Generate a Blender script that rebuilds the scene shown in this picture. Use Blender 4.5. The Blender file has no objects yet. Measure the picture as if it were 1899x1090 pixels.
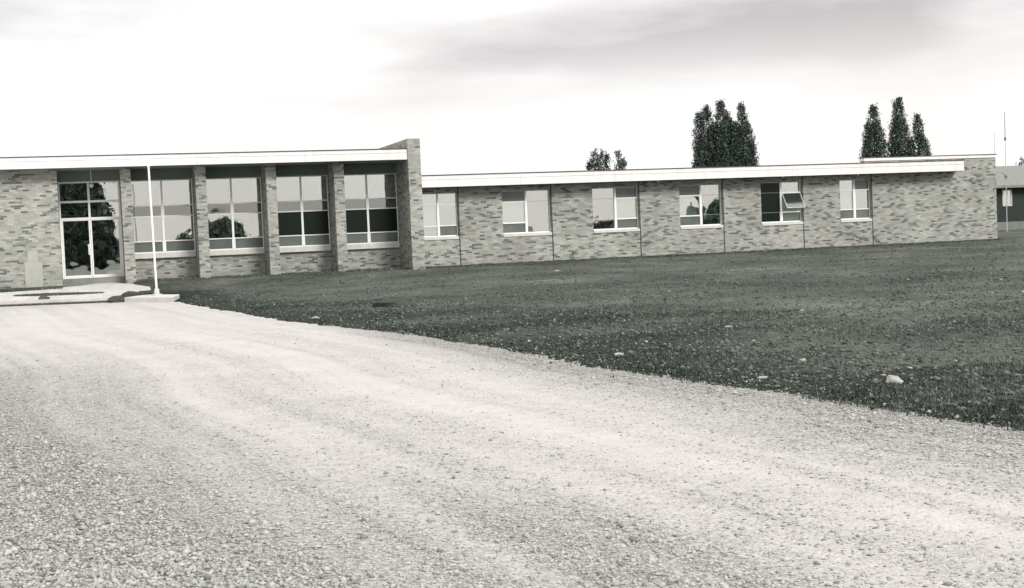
import bpy, math, random
import numpy as np
from mathutils import Vector, Matrix
random.seed(7)
rng = np.random.default_rng(11)
SC = bpy.context.scene
C = SC.collection
D2R = math.radians

# ------------------------------------------------------------------ camera
# frame of the scene: X along the school front, Y away behind it, Z up, origin at the front wall's foot
CAM = np.array([0.0, -47.76, 1.05])
PITCH, ROLL, YAW = 0.04307, 0.04265, 0.30531
cp, sp, cr, sr, ca, sa = math.cos(PITCH), math.sin(PITCH), math.cos(ROLL), math.sin(ROLL), math.cos(YAW), math.sin(YAW)
B = np.array([[ca, sa, 0], [-sa, ca, 0], [0, 0, 1]])
_up0 = np.array([0, sp, cp]); _rt0 = np.array([1.0, 0, 0])
FW = B @ np.array([0, cp, -sp]); RT = B @ (_rt0 * cr - _up0 * sr); UP = B @ (_up0 * cr + _rt0 * sr)
cd = bpy.data.cameras.new('camera')
cam = bpy.data.objects.new('camera', cd); C.objects.link(cam)
cam.matrix_world = Matrix(((RT[0], UP[0], -FW[0], CAM[0]), (RT[1], UP[1], -FW[1], CAM[1]), (RT[2], UP[2], -FW[2], CAM[2]), (0, 0, 0, 1)))
cd.sensor_width = 36; cd.lens = 48.35; cd.clip_start = 0.1; cd.clip_end = 6000
SC.camera = cam

# ------------------------------------------------------------------ exposure, world, sun
SC.view_settings.view_transform = 'Standard'; SC.view_settings.look = 'None'
SC.view_settings.exposure = 0.30; SC.view_settings.gamma = 1.0
SUN_EL, SUN_AZ = 36.0, 160.0        # azimuth measured clockwise from +Y: in front of the school, to the right
W = bpy.data.worlds.new('World'); SC.world = W; W.use_nodes = True
def N(nt, t, **kw):
    n = nt.nodes.new(t)
    for k, v in kw.items(): setattr(n, k, v)
    return n
def ramp(nt, stops, src=None, interp='LINEAR'):
    r = N(nt, 'ShaderNodeValToRGB'); r.color_ramp.interpolation = interp
    e = r.color_ramp.elements
    while len(e) < len(stops): e.new(0.5)
    for i, (p, c) in enumerate(stops):
        e[i].position = p; e[i].color = (c, c, c, 1) if isinstance(c, (int, float)) else (*c, 1)
    if src is not None: nt.links.new(src, r.inputs[0])
    return r
def mth(nt, op, a, b=None, c=None, clamp=False):
    n = N(nt, 'ShaderNodeMath', operation=op); n.use_clamp = clamp
    for i, v in enumerate((a, b, c)):
        if v is None: continue
        if isinstance(v, (int, float)): n.inputs[i].default_value = v
        else: nt.links.new(v, n.inputs[i])
    return n.outputs[0]
def noise(nt, vec, scale, detail=4, rough=0.5, out='Fac'):
    n = N(nt, 'ShaderNodeTexNoise'); n.inputs['Scale'].default_value = scale; n.inputs['Detail'].default_value = detail; n.inputs['Roughness'].default_value = rough
    nt.links.new(vec, n.inputs['Vector']); return n.outputs[out]
def mixc(nt, fac, a, b, mode='MIX'):
    n = N(nt, 'ShaderNodeMix', data_type='RGBA', blend_type=mode)
    for k, v in ((0, fac), (6, a), (7, b)):
        if hasattr(v, 'is_output'): nt.links.new(v, n.inputs[k])
        elif isinstance(v, (int, float)): n.inputs[k].default_value = v if k == 0 else (v, v, v, 1)
        else: n.inputs[k].default_value = (*v, 1)
    return n.outputs[2]
nt = W.node_tree; nt.nodes.clear()
wo = N(nt, 'ShaderNodeOutputWorld'); bg = N(nt, 'ShaderNodeBackground'); bg.inputs['Strength'].default_value = 0.1
sky = N(nt, 'ShaderNodeTexSky', sky_type='NISHITA'); sky.sun_disc = False
sky.sun_elevation = D2R(SUN_EL); sky.sun_rotation = D2R(SUN_AZ)
tc = N(nt, 'ShaderNodeTexCoord'); sx = N(nt, 'ShaderNodeSeparateXYZ'); nt.links.new(tc.outputs['Generated'], sx.inputs[0])
dz = mth(nt, 'ADD', mth(nt, 'MAXIMUM', sx.outputs['Z'], 0.0), 0.10)
cv = N(nt, 'ShaderNodeCombineXYZ')                                   # a flat cloud deck seen from below
nt.links.new(mth(nt, 'DIVIDE', sx.outputs['X'], dz), cv.inputs[0]); nt.links.new(mth(nt, 'DIVIDE', sx.outputs['Y'], dz), cv.inputs[1])
cmap = N(nt, 'ShaderNodeMapping'); nt.links.new(cv.outputs[0], cmap.inputs[0]); cmap.inputs['Location'].default_value = (-4.19, 0.71, 0.0)
n1 = noise(nt, cmap.outputs[0], 0.55, 5, 0.45)
n2 = noise(nt, cmap.outputs[0], 2.6, 5, 0.6)
cl = mth(nt, 'ADD', mth(nt, 'MULTIPLY', n1, 0.9), mth(nt, 'MULTIPLY', n2, 0.1))
elev = N(nt, 'ShaderNodeMapRange', interpolation_type='SMOOTHSTEP'); nt.links.new(sx.outputs['Z'], elev.inputs[0])
elev.inputs[1].default_value = 0.070; elev.inputs[2].default_value = 0.155
thick = ramp(nt, [(0.45, 0.0), (0.60, 1.0)], cl)
shade = mth(nt, 'MULTIPLY', thick.outputs[0], elev.outputs[0])
zen = N(nt, 'ShaderNodeMapRange', interpolation_type='SMOOTHSTEP'); nt.links.new(sx.outputs['Z'], zen.inputs[0])
zen.inputs[1].default_value = 0.18; zen.inputs[2].default_value = 0.55                      # an overcast deck is brightest overhead
wisp = ramp(nt, [(0.30, 0.0), (0.55, 1.0)], noise(nt, tc.outputs['Generated'], 5.0, 4, 0.5))
base = mixc(nt, zen.outputs[0], mixc(nt, wisp.outputs[0], (8.5, 7.95, 7.75), (9.2, 9.0, 8.85)), (15.0, 14.8, 14.5))
ccol = mixc(nt, shade, base, mixc(nt, zen.outputs[0], (4.9, 4.65, 4.6), (9.0, 8.8, 8.6)))
col = mixc(nt, 0.94, sky.outputs[0], ccol)
nt.links.new(col, bg.inputs['Color']); nt.links.new(bg.outputs[0], wo.inputs[0])

sl = bpy.data.lights.new('sun', 'SUN'); sl.energy = 2.4; sl.angle = D2R(18); sl.color = (1, 0.97, 0.93)
so = bpy.data.objects.new('sun', sl); C.objects.link(so)
_az, _el = D2R(SUN_AZ), D2R(SUN_EL)
sdir = Vector((math.sin(_az) * math.cos(_el), math.cos(_az) * math.cos(_el), math.sin(_el)))
so.rotation_euler = sdir.to_track_quat('Z', 'Y').to_euler(); so.location = (20, -60, 60)

# ------------------------------------------------------------------ object helpers
class MB:
    def __init__(s): s.v = []; s.f = []; s.mi = []
    def add(s, vs, fs, mi=0):
        o = len(s.v); s.v += [tuple(map(float, p)) for p in vs]
        s.f += [tuple(o + i for i in f) for f in fs]; s.mi += [mi] * len(fs); return s
    def box(s, x0, x1, y0, y1, z0, z1, mi=0):
        vs = [(x0, y0, z0), (x1, y0, z0), (x1, y1, z0), (x0, y1, z0), (x0, y0, z1), (x1, y0, z1), (x1, y1, z1), (x0, y1, z1)]
        return s.add(vs, [(0, 3, 2, 1), (4, 5, 6, 7), (0, 1, 5, 4), (1, 2, 6, 5), (2, 3, 7, 6), (3, 0, 4, 7)], mi)
    def tube(s, p, q, r0, r1, n=8, mi=0):
        p, q = Vector(p), Vector(q); d = (q - p).normalized()
        a = d.orthogonal().normalized(); b = d.cross(a)
        vs = []
        for c, r in ((p, r0), (q, r1)):
            vs += [c + (a * math.cos(t) + b * math.sin(t)) * r for t in (2 * math.pi * k / n for k in range(n))]
        fs = [(k, (k + 1) % n, n + (k + 1) % n, n + k) for k in range(n)] + [tuple(range(n))[::-1], tuple(range(n, 2 * n))]
        return s.add(vs, fs, mi)
    def build(s, name, mats, parent=None, bevel=0):
        me = bpy.data.meshes.new(name); me.from_pydata(s.v, [], s.f)
        mats = mats if isinstance(mats, (list, tuple)) else [mats]
        for m in mats: me.materials.append(m)
        if len(mats) > 1: me.polygons.foreach_set('material_index', s.mi)
        me.update(); return link(name, me, parent, bevel)
def link(name, me, parent=None, bevel=0):
    o = bpy.data.objects.new(name, me); C.objects.link(o)
    if parent is not None: o.parent = parent
    if bevel:
        m = o.modifiers.new('bevel', 'BEVEL'); m.width = bevel; m.segments = 2; m.limit_method = 'ANGLE'
    return o
def npmesh(name, V, F, mats, parent=None, mi=None, smooth=False):
    V = np.asarray(V, np.float32); F = np.asarray(F, np.int32); k = F.shape[1]
    me = bpy.data.meshes.new(name)
    me.vertices.add(len(V)); me.vertices.foreach_set('co', V.ravel())
    me.loops.add(F.size); me.loops.foreach_set('vertex_index', F.ravel())
    me.polygons.add(len(F)); me.polygons.foreach_set('loop_start', np.arange(0, F.size, k, dtype=np.int32))
    me.update(calc_edges=True)
    for m in (mats if isinstance(mats, (list, tuple)) else [mats]): me.materials.append(m)
    if mi is not None: me.polygons.foreach_set('material_index', np.asarray(mi, np.int32))
    if smooth: me.polygons.foreach_set('use_smooth', np.ones(len(F), bool))
    me.update(); return link(name, me, parent)
def tag(o, label=None, cat=None, group=None, kind=None):
    if label: o['label'] = label
    if cat: o['category'] = cat
    if group: o['group'] = group
    if kind: o['kind'] = kind
    return o
def thing(name, label, cat, loc=(0, 0, 0), group=None):
    o = bpy.data.objects.new(name, None); C.objects.link(o); o.location = loc; o.empty_display_size = 0.3
    return tag(o, label, cat, group)

# ------------------------------------------------------------------ materials
def mat(name, color=(0.5, 0.5, 0.5), rough=0.7, spec=0.3):
    m = bpy.data.materials.new(name); m.use_nodes = True; t = m.node_tree
    p = t.nodes['Principled BSDF']; p.inputs['Base Color'].default_value = (*color, 1)
    p.inputs['Roughness'].default_value = rough; p.inputs['Specular IOR Level'].default_value = spec
    return m, t, p
def ocoord(t): return N(t, 'ShaderNodeTexCoord').outputs['Object']
def bump(t, p, h, strength, dist):
    b = N(t, 'ShaderNodeBump'); b.inputs['Strength'].default_value = strength; b.inputs['Distance'].default_value = dist
    t.links.new(h, b.inputs['Height']); t.links.new(b.outputs[0], p.inputs['Normal'])
def mottled(name, c0, c1, scale, rough=0.7, spec=0.3, detail=5, bs=0.0, bd=0.01):
    m, t, p = mat(name, c0, rough, spec); oc = ocoord(t)
    n = noise(t, oc, scale, detail, 0.6); r = ramp(t, [(0.3, c0), (0.7, c1)], n)
    t.links.new(r.outputs[0], p.inputs['Base Color'])
    if bs: bump(t, p, n, bs, bd)
    return m
def brick_mat(name, tone=1.13):
    m, t, p = mat(name, rough=0.9, spec=0.15); oc = ocoord(t)
    s = N(t, 'ShaderNodeSeparateXYZ'); t.links.new(oc, s.inputs[0])
    cx = N(t, 'ShaderNodeCombineXYZ'); t.links.new(mth(t, 'ADD', s.outputs[0], s.outputs[1]), cx.inputs[0]); t.links.new(s.outputs[2], cx.inputs[1])
    BW, RH, MO = 0.205, 0.064, 0.008
    row = mth(t, 'DIVIDE', s.outputs[2], RH); rid = mth(t, 'FLOOR', row)
    wn = N(t, 'ShaderNodeTexWhiteNoise', noise_dimensions='1D'); t.links.new(rid, wn.inputs['W'])
    u = mth(t, 'ADD', mth(t, 'DIVIDE', mth(t, 'ADD', s.outputs[0], s.outputs[1]), BW), mth(t, 'ADD', mth(t, 'MULTIPLY', wn.outputs['Value'], 0.3), mth(t, 'MULTIPLY', mth(t, 'MODULO', rid, 2.0), 0.5)))
    cid = N(t, 'ShaderNodeCombineXYZ'); t.links.new(mth(t, 'FLOOR', u), cid.inputs[0]); t.links.new(rid, cid.inputs[1])
    wb = N(t, 'ShaderNodeTexWhiteNoise', noise_dimensions='2D'); t.links.new(cid.outputs[0], wb.inputs['Vector'])
    fu = mth(t, 'FRACT', u); fv = mth(t, 'FRACT', row)
    mort = mth(t, 'MAXIMUM', mth(t, 'LESS_THAN', fu, MO / BW), mth(t, 'LESS_THAN', fv, MO / RH))
    ms_ = N(t, 'ShaderNodeMapping'); t.links.new(cx.outputs[0], ms_.inputs[0]); ms_.inputs['Scale'].default_value = (1.6, 7.0, 1)
    n = noise(t, ms_.outputs[0], 1.0, 3, 0.6)
    k = mth(t, 'ADD', wb.outputs['Value'], mth(t, 'MULTIPLY', mth(t, 'SUBTRACT', n, 0.47), 0.38))
    T = tone
    r = ramp(t, [(0.0, (0.10 * T, 0.112 * T, 0.103 * T)), (0.13, (0.165 * T, 0.177 * T, 0.163 * T)), (0.24, (0.285 * T, 0.292 * T, 0.266 * T)), (0.62, (0.335 * T, 0.338 * T, 0.309 * T)), (1.0, (0.42 * T, 0.418 * T, 0.383 * T))], k)
    mp = N(t, 'ShaderNodeMapping'); t.links.new(cx.outputs[0], mp.inputs[0]); mp.inputs['Scale'].default_value = (26, 44, 1)
    fine = noise(t, mp.outputs[0], 1.0, 3, 0.6)
    c = mixc(t, 0.35, r.outputs[0], ramp(t, [(0.3, 0.45), (0.75, 1.0)], fine).outputs[0], 'MULTIPLY')
    c = mixc(t, mth(t, 'MULTIPLY', mort, 0.8), c, (0.30 * T, 0.305 * T, 0.28 * T))
    # weathering: broad pale/dark drifts of the wall
    big = ramp(t, [(0.35, 0.82), (0.65, 1.08)], noise(t, oc, 0.7, 4, 0.6))
    c = mixc(t, 1.0, c, big.outputs[0], 'MULTIPLY')
    t.links.new(c, p.inputs['Base Color'])
    bump(t, p, mth(t, 'SUBTRACT', mth(t, 'MULTIPLY', fine, 0.3), mort), 0.6, 0.008)
    return m
M_BRICK = brick_mat('brick')
def streaked(name, c, rough):
    m, t, p = mat(name, c, rough); oc = ocoord(t)
    mp = N(t, 'ShaderNodeMapping'); t.links.new(oc, mp.inputs[0]); mp.inputs['Scale'].default_value = (4.0, 4.0, 0.5)
    a = ramp(t, [(0.36, 0.91), (0.60, 1.0)], noise(t, mp.outputs[0], 1.2, 5, 0.65)); b = ramp(t, [(0.3, 0.92), (0.7, 1.0)], noise(t, oc, 0.6, 3, 0.5))
    t.links.new(mixc(t, 1.0, mixc(t, 1.0, c, a.outputs[0], 'MULTIPLY'), b.outputs[0], 'MULTIPLY'), p.inputs['Base Color']); return m
M_WHITE = streaked('white_paint', (0.83, 0.795, 0.78), 0.55)
M_FRAME = mottled('white_window_paint', (0.83, 0.82, 0.80), (0.77, 0.765, 0.75), 3.0, 0.45)
M_GREYBAR = mottled('grey_window_bar', (0.30, 0.33, 0.31), (0.24, 0.27, 0.255), 4.0, 0.5)
M_SILL = mottled('stone_sill', (0.62, 0.615, 0.58), (0.50, 0.50, 0.47), 5.0, 0.8)
M_STONE = mottled('cut_stone', (0.385, 0.39, 0.35), (0.335, 0.34, 0.305), 6.0, 0.85, bs=0.3)
M_DARKTRIM = mottled('dark_flashing', (0.05, 0.055, 0.052), (0.08, 0.085, 0.08), 8.0, 0.5)
M_HEADER = mottled('dark_header_panel', (0.165, 0.205, 0.188), (0.135, 0.17, 0.156), 3.0, 0.6)
M_SOFFIT = mottled('soffit_board', (0.30, 0.32, 0.305), (0.25, 0.27, 0.26), 1.5, 0.8)
M_ROOF = mottled('roof_gravel', (0.22, 0.22, 0.21), (0.30, 0.30, 0.28), 20, 0.95)
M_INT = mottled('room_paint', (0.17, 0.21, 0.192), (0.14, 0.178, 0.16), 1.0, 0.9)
M_CONC = mottled('concrete', (0.62, 0.605, 0.575), (0.47, 0.465, 0.44), 2.6, 0.9, 0.2, 6, 0.4, 0.01)
M_STEP = mottled('shaded_concrete', (0.24, 0.25, 0.235), (0.19, 0.20, 0.185), 4.0, 0.9)  # darker copy of the concrete, recess shade put into its colour
M_JOINT = mottled('joint_caulk', (0.035, 0.045, 0.042), (0.05, 0.06, 0.055), 9.0, 0.8)
M_BLIND = mottled('blind_cloth', (0.50, 0.495, 0.475), (0.44, 0.437, 0.42), 2.0, 0.9)
def glass_mat(name, refl, tint, rough=0.0, gl=(0.97, 0.98, 0.97)):
    m = bpy.data.materials.new(name); m.use_nodes = True; t = m.node_tree; t.nodes.clear()
    o = N(t, 'ShaderNodeOutputMaterial'); mx = N(t, 'ShaderNodeMixShader'); mx.inputs[0].default_value = refl
    tr = N(t, 'ShaderNodeBsdfTransparent'); tr.inputs[0].default_value = (*tint, 1)
    g = N(t, 'ShaderNodeBsdfGlossy'); g.inputs['Color'].default_value = (*gl, 1); g.inputs['Roughness'].default_value = rough
    # old drawn glass: very slight waviness
    n = noise(t, ocoord(t), 1.7, 1, 0.4); b = N(t, 'ShaderNodeBump'); b.inputs['Strength'].default_value = 0.16; b.inputs['Distance'].default_value = 0.02
    t.links.new(n, b.inputs['Height']); t.links.new(b.outputs[0], g.inputs['Normal'])
    t.links.new(tr.outputs[0], mx.inputs[1]); t.links.new(g.outputs[0], mx.inputs[2]); t.links.new(mx.outputs[0], o.inputs[0])
    return m
M_GLASS = glass_mat('window_glass', 0.40, (0.86, 0.92, 0.89))
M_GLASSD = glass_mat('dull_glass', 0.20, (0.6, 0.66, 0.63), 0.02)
M_REFLDARK = glass_mat('dark_reflection_pane', 0.05, (0.17, 0.215, 0.195), 0.3, (0.5, 0.64, 0.58))  # dark pane; the mirrored dark is put into its tint
M_GREYFILL = mottled('grey_opening_fill', (0.15, 0.17, 0.155), (0.19, 0.21, 0.19), 2.0, 0.9)  # opaque grey sheet added to lighten the dark opening behind the sash
M_REFLGREY = mottled('grey_reflection_pane', (0.085, 0.104, 0.095), (0.145, 0.163, 0.152), 1.1, 0.12, 0.5)  # opaque pane; a dull grey reflection is put into its colour

# ------------------------------------------------------------------ terrain height
EDGE = np.array([(1.70, -2.3), (2.20, -3.3), (2.68, -5.4), (2.80, -7.0), (2.95, -8.9), (3.33, -12.0), (3.62, -15.4), (3.83, -18.4), (4.16, -20.75), (4.57, -23.1), (5.02, -25.5),
    (5.20, -27.07), (5.38, -28.23), (5.49, -29.7), (5.52, -31.2), (5.55, -33.1), (5.69, -34.05), (5.79, -34.8), (5.89, -35.6), (6.01, -36.15), (6.10, -36.8),
    (6.15, -37.4), (6.19, -38.0), (6.24, -38.5), (6.30, -39.1), (6.40, -39.6), (6.6, -41.5), (7.0, -45), (8.2, -52), (11, -62), (22, -80), (60, -115)])
def seg_dist(P, L):
    best = np.full(len(P), 1e9)
    for a, b in zip(L[:-1], L[1:]):
        ab = b - a; t = np.clip(((P - a) @ ab) / (ab @ ab), 0, 1)
        best = np.minimum(best, np.hypot(*(P - a - t[:, None] * ab).T))
    return best
def lattice(P, seed):
    # smooth value noise on a hashed grid
    i = np.floor(P).astype(np.int64); f = P - i; f = f * f * (3 - 2 * f)
    def h(x, y):
        n = (x * 374761393 + y * 668265263 + seed * 1442695041) & 0x7fffffff
        n = ((n ^ (n >> 13)) * 1274126177) & 0x7fffffff
        return ((n ^ (n >> 16)) & 0xffff) / 65535.0
    x, y = i[:, 0], i[:, 1]
    return (h(x, y) * (1 - f[:, 0]) + h(x + 1, y) * f[:, 0]) * (1 - f[:, 1]) + (h(x, y + 1) * (1 - f[:, 0]) + h(x + 1, y + 1) * f[:, 0]) * f[:, 1]
def fbm(P, s, seed, o=4):
    v = 0; a = 0.5
    for k in range(o): v = v + a * lattice(P * s * 2 ** k + 17.3 * k, seed + k); a *= 0.5
    return v / (1 - 0.5 ** o)
ZG = -0.5
def lawn_z(P, rough=True):
    dE = seg_dist(P, EDGE); dW = np.maximum(0, -P[:, 1])
    z = ZG * (1 - dE / (dE + dW + 1e-6)) + 0.05 * (1 - np.exp(-dE / 0.12)) * np.exp(-dE / 3.0)
    if rough:
        k = 1 - np.exp(-dE / 0.3)
        z = z + k * (0.035 * (fbm(P, 4.0, 3) - 0.5) + 0.06 * (fbm(P, 0.8, 9) - 0.5)) * np.clip(dW / 2 + 0.2, 0, 1)
    return z

# lawn: strips running from the drive edge to the school wall and out beyond its far end
def resample(L, n, wts=None):
    d = np.r_[0, np.cumsum(np.hypot(*np.diff(L, axis=0).T))]; s = np.linspace(0, d[-1], n) if wts is None else wts * d[-1]
    return np.c_[np.interp(s, d, L[:, 0]), np.interp(s, d, L[:, 1])], s
de = np.r_[0, np.cumsum(np.hypot(*np.diff(EDGE, axis=0).T))]
sE = np.r_[np.arange(0, 30, 0.10), np.arange(30, 48, 0.055), np.linspace(48, de[-1], 60)]
PE = np.c_[np.interp(sE, de, EDGE[:, 0]), np.interp(sE, de, EDGE[:, 1])]
JIT = np.c_[(fbm(np.c_[sE, sE * 0], 0.9, 5) - 0.5) * 0.40 + (fbm(np.c_[sE, sE * 0], 5, 6) - 0.5) * 0.34, 0 * sE] * np.clip((sE - 1) / 3, 0, 1)[:, None]
kS = [0, 3, 10, 20, 28, 34, 38, 42, 48, 60, 90, de[-1]]
kT = np.array([(1.86, 1.4), (4, 1.4), (9, 1.4), (16, 1.4), (26, 1.4), (36.6, 1.4), (60, 45), (110, 70), (170, 40), (220, -20), (240, -80), (200, -130)])
PT = np.c_[np.interp(sE, kS, kT[:, 0]), np.interp(sE, kS, kT[:, 1])]
tt = np.r_[np.linspace(0, 0.02, 14)[:-1], np.linspace(0.02, 0.25, 130)[:-1], np.linspace(0.25, 1, 90)]
G = PE[:, None] + tt[None, :, None] * (PT - PE)[:, None] + np.exp(-tt * 90)[None, :, None] * JIT[:, None]
nS, nT = G.shape[:2]
V = G.reshape(-1, 2); Z = lawn_z(V); Z.reshape(nS, nT)[:, 0] = ZG - 0.03
idx = np.arange(nS * nT).reshape(nS, nT)
F = np.stack([idx[:-1, :-1], idx[1:, :-1], idx[1:, 1:], idx[:-1, 1:]], -1).reshape(-1, 4)
m, t, p = mat('lawn_soil', rough=0.95, spec=0.1); oc = ocoord(t)
a1 = noise(t, oc, 0.30, 5, 0.65); a2 = noise(t, oc, 9.0, 5, 0.7); a3 = noise(t, oc, 38.0, 3, 0.6); a4 = noise(t, oc, 3.2, 4, 0.75)
kk = mth(t, 'ADD', mth(t, 'ADD', mth(t, 'MULTIPLY', a1, 0.42), mth(t, 'MULTIPLY', a4, 0.20)), mth(t, 'ADD', mth(t, 'MULTIPLY', a2, 0.25), mth(t, 'MULTIPLY', a3, 0.18)))
r = ramp(t, [(0.38, (0.020, 0.027, 0.023)), (0.47, (0.060, 0.072, 0.062)), (0.56, (0.118, 0.133, 0.115)), (0.67, (0.25, 0.265, 0.235))], kk)
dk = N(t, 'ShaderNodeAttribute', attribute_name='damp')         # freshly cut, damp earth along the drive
dy = N(t, 'ShaderNodeAttribute', attribute_name='pale_patch')            # one paler patch added to the soil colour
soil = mixc(t, mth(t, 'MULTIPLY', dy.outputs['Fac'], 0.55), r.outputs[0], (0.24, 0.245, 0.22))
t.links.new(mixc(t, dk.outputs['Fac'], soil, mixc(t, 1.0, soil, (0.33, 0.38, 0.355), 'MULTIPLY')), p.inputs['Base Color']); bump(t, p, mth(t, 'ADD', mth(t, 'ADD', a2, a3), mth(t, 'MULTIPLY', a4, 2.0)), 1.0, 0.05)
M_LAWN = m
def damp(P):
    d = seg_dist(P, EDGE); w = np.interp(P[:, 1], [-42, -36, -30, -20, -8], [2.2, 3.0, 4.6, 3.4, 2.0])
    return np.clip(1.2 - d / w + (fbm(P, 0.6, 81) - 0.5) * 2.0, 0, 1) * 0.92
def pale_patch(P): return np.exp(-(((P[:, 0] - 12.4) / 1.0) ** 2 + ((P[:, 1] + 27.3) / 2.4) ** 2)) * (0.4 + 1.2 * fbm(P, 1.2, 83))
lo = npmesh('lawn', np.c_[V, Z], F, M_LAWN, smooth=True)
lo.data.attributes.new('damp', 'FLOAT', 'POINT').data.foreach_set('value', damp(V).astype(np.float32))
lo.data.attributes.new('pale_patch', 'FLOAT', 'POINT').data.foreach_set('value', np.clip(pale_patch(V), 0, 1).astype(np.float32))
tag(lo, kind='structure')

# ground sheet to the horizon, just below everything
gm = mottled('field_ground', (0.075, 0.085, 0.07), (0.055, 0.064, 0.053), 0.05, 0.95)
tag(MB().add([(-3000, -3000, -0.66), (3000, -3000, -0.66), (3000, 3000, -0.66), (-3000, 3000, -0.66)], [(0, 1, 2, 3)]).build('ground', gm), kind='structure')

# gravel drive
def inside_lawn(P):
    xe = np.interp(P[:, 1], EDGE[::-1, 1], EDGE[::-1, 0]); return P[:, 0] - xe     # >0 on the lawn side
def gravel_fields(P):
    dl = -inside_lawn(P)                       # metres from the lawn edge, into the drive
    # coarse loose stone: a verge along the lawn, a windrow off to the left; packed tracks in between
    wob = (fbm(np.c_[P[:, 0], P[:, 1] * 0.35], 0.45, 21) - 0.5) * 1.0
    verge = np.clip((P[:, 0] - 4.0 + wob * 0.7) / 1.1, 0, 1) * np.clip(1.25 - dl / 2.8, 0, 1) * np.clip((-P[:, 1] - 8) / 14, 0.2, 1)
    near = np.clip((-P[:, 1] - 24) / 16, 0, 1)
    lft = np.clip((dl + wob - 4.3) / 2.2, 0, 1) * (0.25 + 0.75 * near) * np.clip((-P[:, 1] - 22) / 6, 0, 1)
    low = 0.42 * np.exp(-((dl - 4.2 + wob * 0.4) / 0.9) ** 2) * np.clip((-P[:, 1] - 38) / 3, 0, 1)
    crown = 0.22 * np.exp(-((dl - 3.7 + wob * 0.4) / 0.5) ** 2) * near
    # wheels have swept the grit into long faint lines that run with the drive
    st = 0.6 * (fbm(np.c_[dl * 2.2, P[:, 1] * 0.06], 1.0, 91, 4) - 0.5) + 0.5 * (fbm(np.c_[dl * 7.0, P[:, 1] * 0.12], 1.0, 97, 3) - 0.5)
    c = np.maximum(np.maximum(verge * 0.6, lft), np.maximum(low, crown)) + 0.10
    c = c + 0.35 * np.clip((dl - 5.2) / 1.5, 0, 1) * np.clip((-P[:, 1] - 36) / 5, 0, 1)
    c = np.clip(c + (fbm(P, 1.3, 31) - 0.5) * 0.18 + st * 0.75, 0, 1)
    return dl, c
def gravel_z(P):
    dl, c = gravel_fields(P)
    z = ZG + 0.010 * (fbm(P, 0.5, 41) - 0.5) + 0.015 * (c - 0.3) + 0.012 * (fbm(P, 3.0, 43) - 0.5) * np.clip(1.4 + (-P[:, 1] - 48) / 20, 0, 1)
    return np.where(dl < -0.5, ZG - 0.10, z), c
gx = np.r_[np.linspace(-60, -9, 30)[:-1], np.arange(-9, 9, 0.085), np.linspace(9, 60, 30)]
gy = np.r_[np.linspace(-150, -47, 40)[:-1], np.arange(-47, -36, 0.06), np.arange(-36, -20, 0.14), np.arange(-20, -0.6, 0.3)]
X, Y = np.meshgrid(gx, gy); P2 = np.c_[X.ravel(), Y.ravel()]
Zg, Cg = gravel_z(P2)
idx = np.arange(X.size).reshape(X.shape)
F = np.stack([idx[:-1, :-1], idx[:-1, 1:], idx[1:, 1:], idx[1:, :-1]], -1).reshape(-1, 4)
keep = inside_lawn(P2) < 3.0
F = F[keep[F].any(1)]
m, t, p = mat('gravel', rough=0.95, spec=0.1); oc = ocoord(t)
at = N(t, 'ShaderNodeAttribute', attribute_name='coarse')
v1 = N(t, 'ShaderNodeTexVoronoi'); t.links.new(oc, v1.inputs['Vector']); v1.inputs['Scale'].default_value = 34
v2 = N(t, 'ShaderNodeTexVoronoi'); t.links.new(oc, v2.inputs['Vector']); v2.inputs['Scale'].default_value = 110
sepc = N(t, 'ShaderNodeSeparateColor'); t.links.new(v1.outputs['Color'], sepc.inputs[0])
st = ramp(t, [(0.0, (0.13, 0.14, 0.128)), (0.16, (0.235, 0.243, 0.223)), (0.5, (0.34, 0.342, 0.315)), (1.0, (0.48, 0.475, 0.44))], sepc.outputs[0])
gap = ramp(t, [(0.35, 1.0), (0.8, 0.25)], v1.outputs['Distance'])
coarse = mixc(t, 1.0, st.outputs[0], gap.outputs[0], 'MULTIPLY')
sep2 = N(t, 'ShaderNodeSeparateColor'); t.links.new(v2.outputs['Color'], sep2.inputs[0])
fine = ramp(t, [(0.0, (0.385, 0.366, 0.36)), (0.15, (0.47, 0.449, 0.442)), (1.0, (0.555, 0.53, 0.522))], sep2.outputs[0])
dr = noise(t, oc, 1.3, 5, 0.65)
fine2 = mixc(t, 1.0, fine.outputs[0], ramp(t, [(0.3, 0.93), (0.7, 1.03)], dr).outputs[0], 'MULTIPLY')
spk = ramp(t, [(0.60, 0.0), (0.72, 1.0)], noise(t, oc, 9.0, 4, 0.7))
fine3 = mixc(t, mth(t, 'MULTIPLY', spk.outputs[0], 0.4), fine2, coarse)
cf = mth(t, 'ADD', at.outputs['Fac'], mth(t, 'MULTIPLY', mth(t, 'SUBTRACT', noise(t, oc, 6.0, 5, 0.75), 0.5), 0.8), clamp=True)
t.links.new(mixc(t, cf, fine3, coarse), p.inputs['Base Color'])
hh = mth(t, 'SUBTRACT', mth(t, 'MULTIPLY', noise(t, oc, 25, 3, 0.6), 0.35), mth(t, 'MULTIPLY', v1.outputs['Distance'], mth(t, 'ADD', mth(t, 'MULTIPLY', cf, 1.0), 0.2)))
bump(t, p, hh, 0.8, 0.02)
M_GRAVEL = m
go = npmesh('gravel_drive', np.c_[P2, Zg], F, M_GRAVEL, smooth=True)
go.data.attributes.new('coarse', 'FLOAT', 'POINT').data.foreach_set('value', Cg.astype(np.float32))
tag(go, kind='structure')

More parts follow.
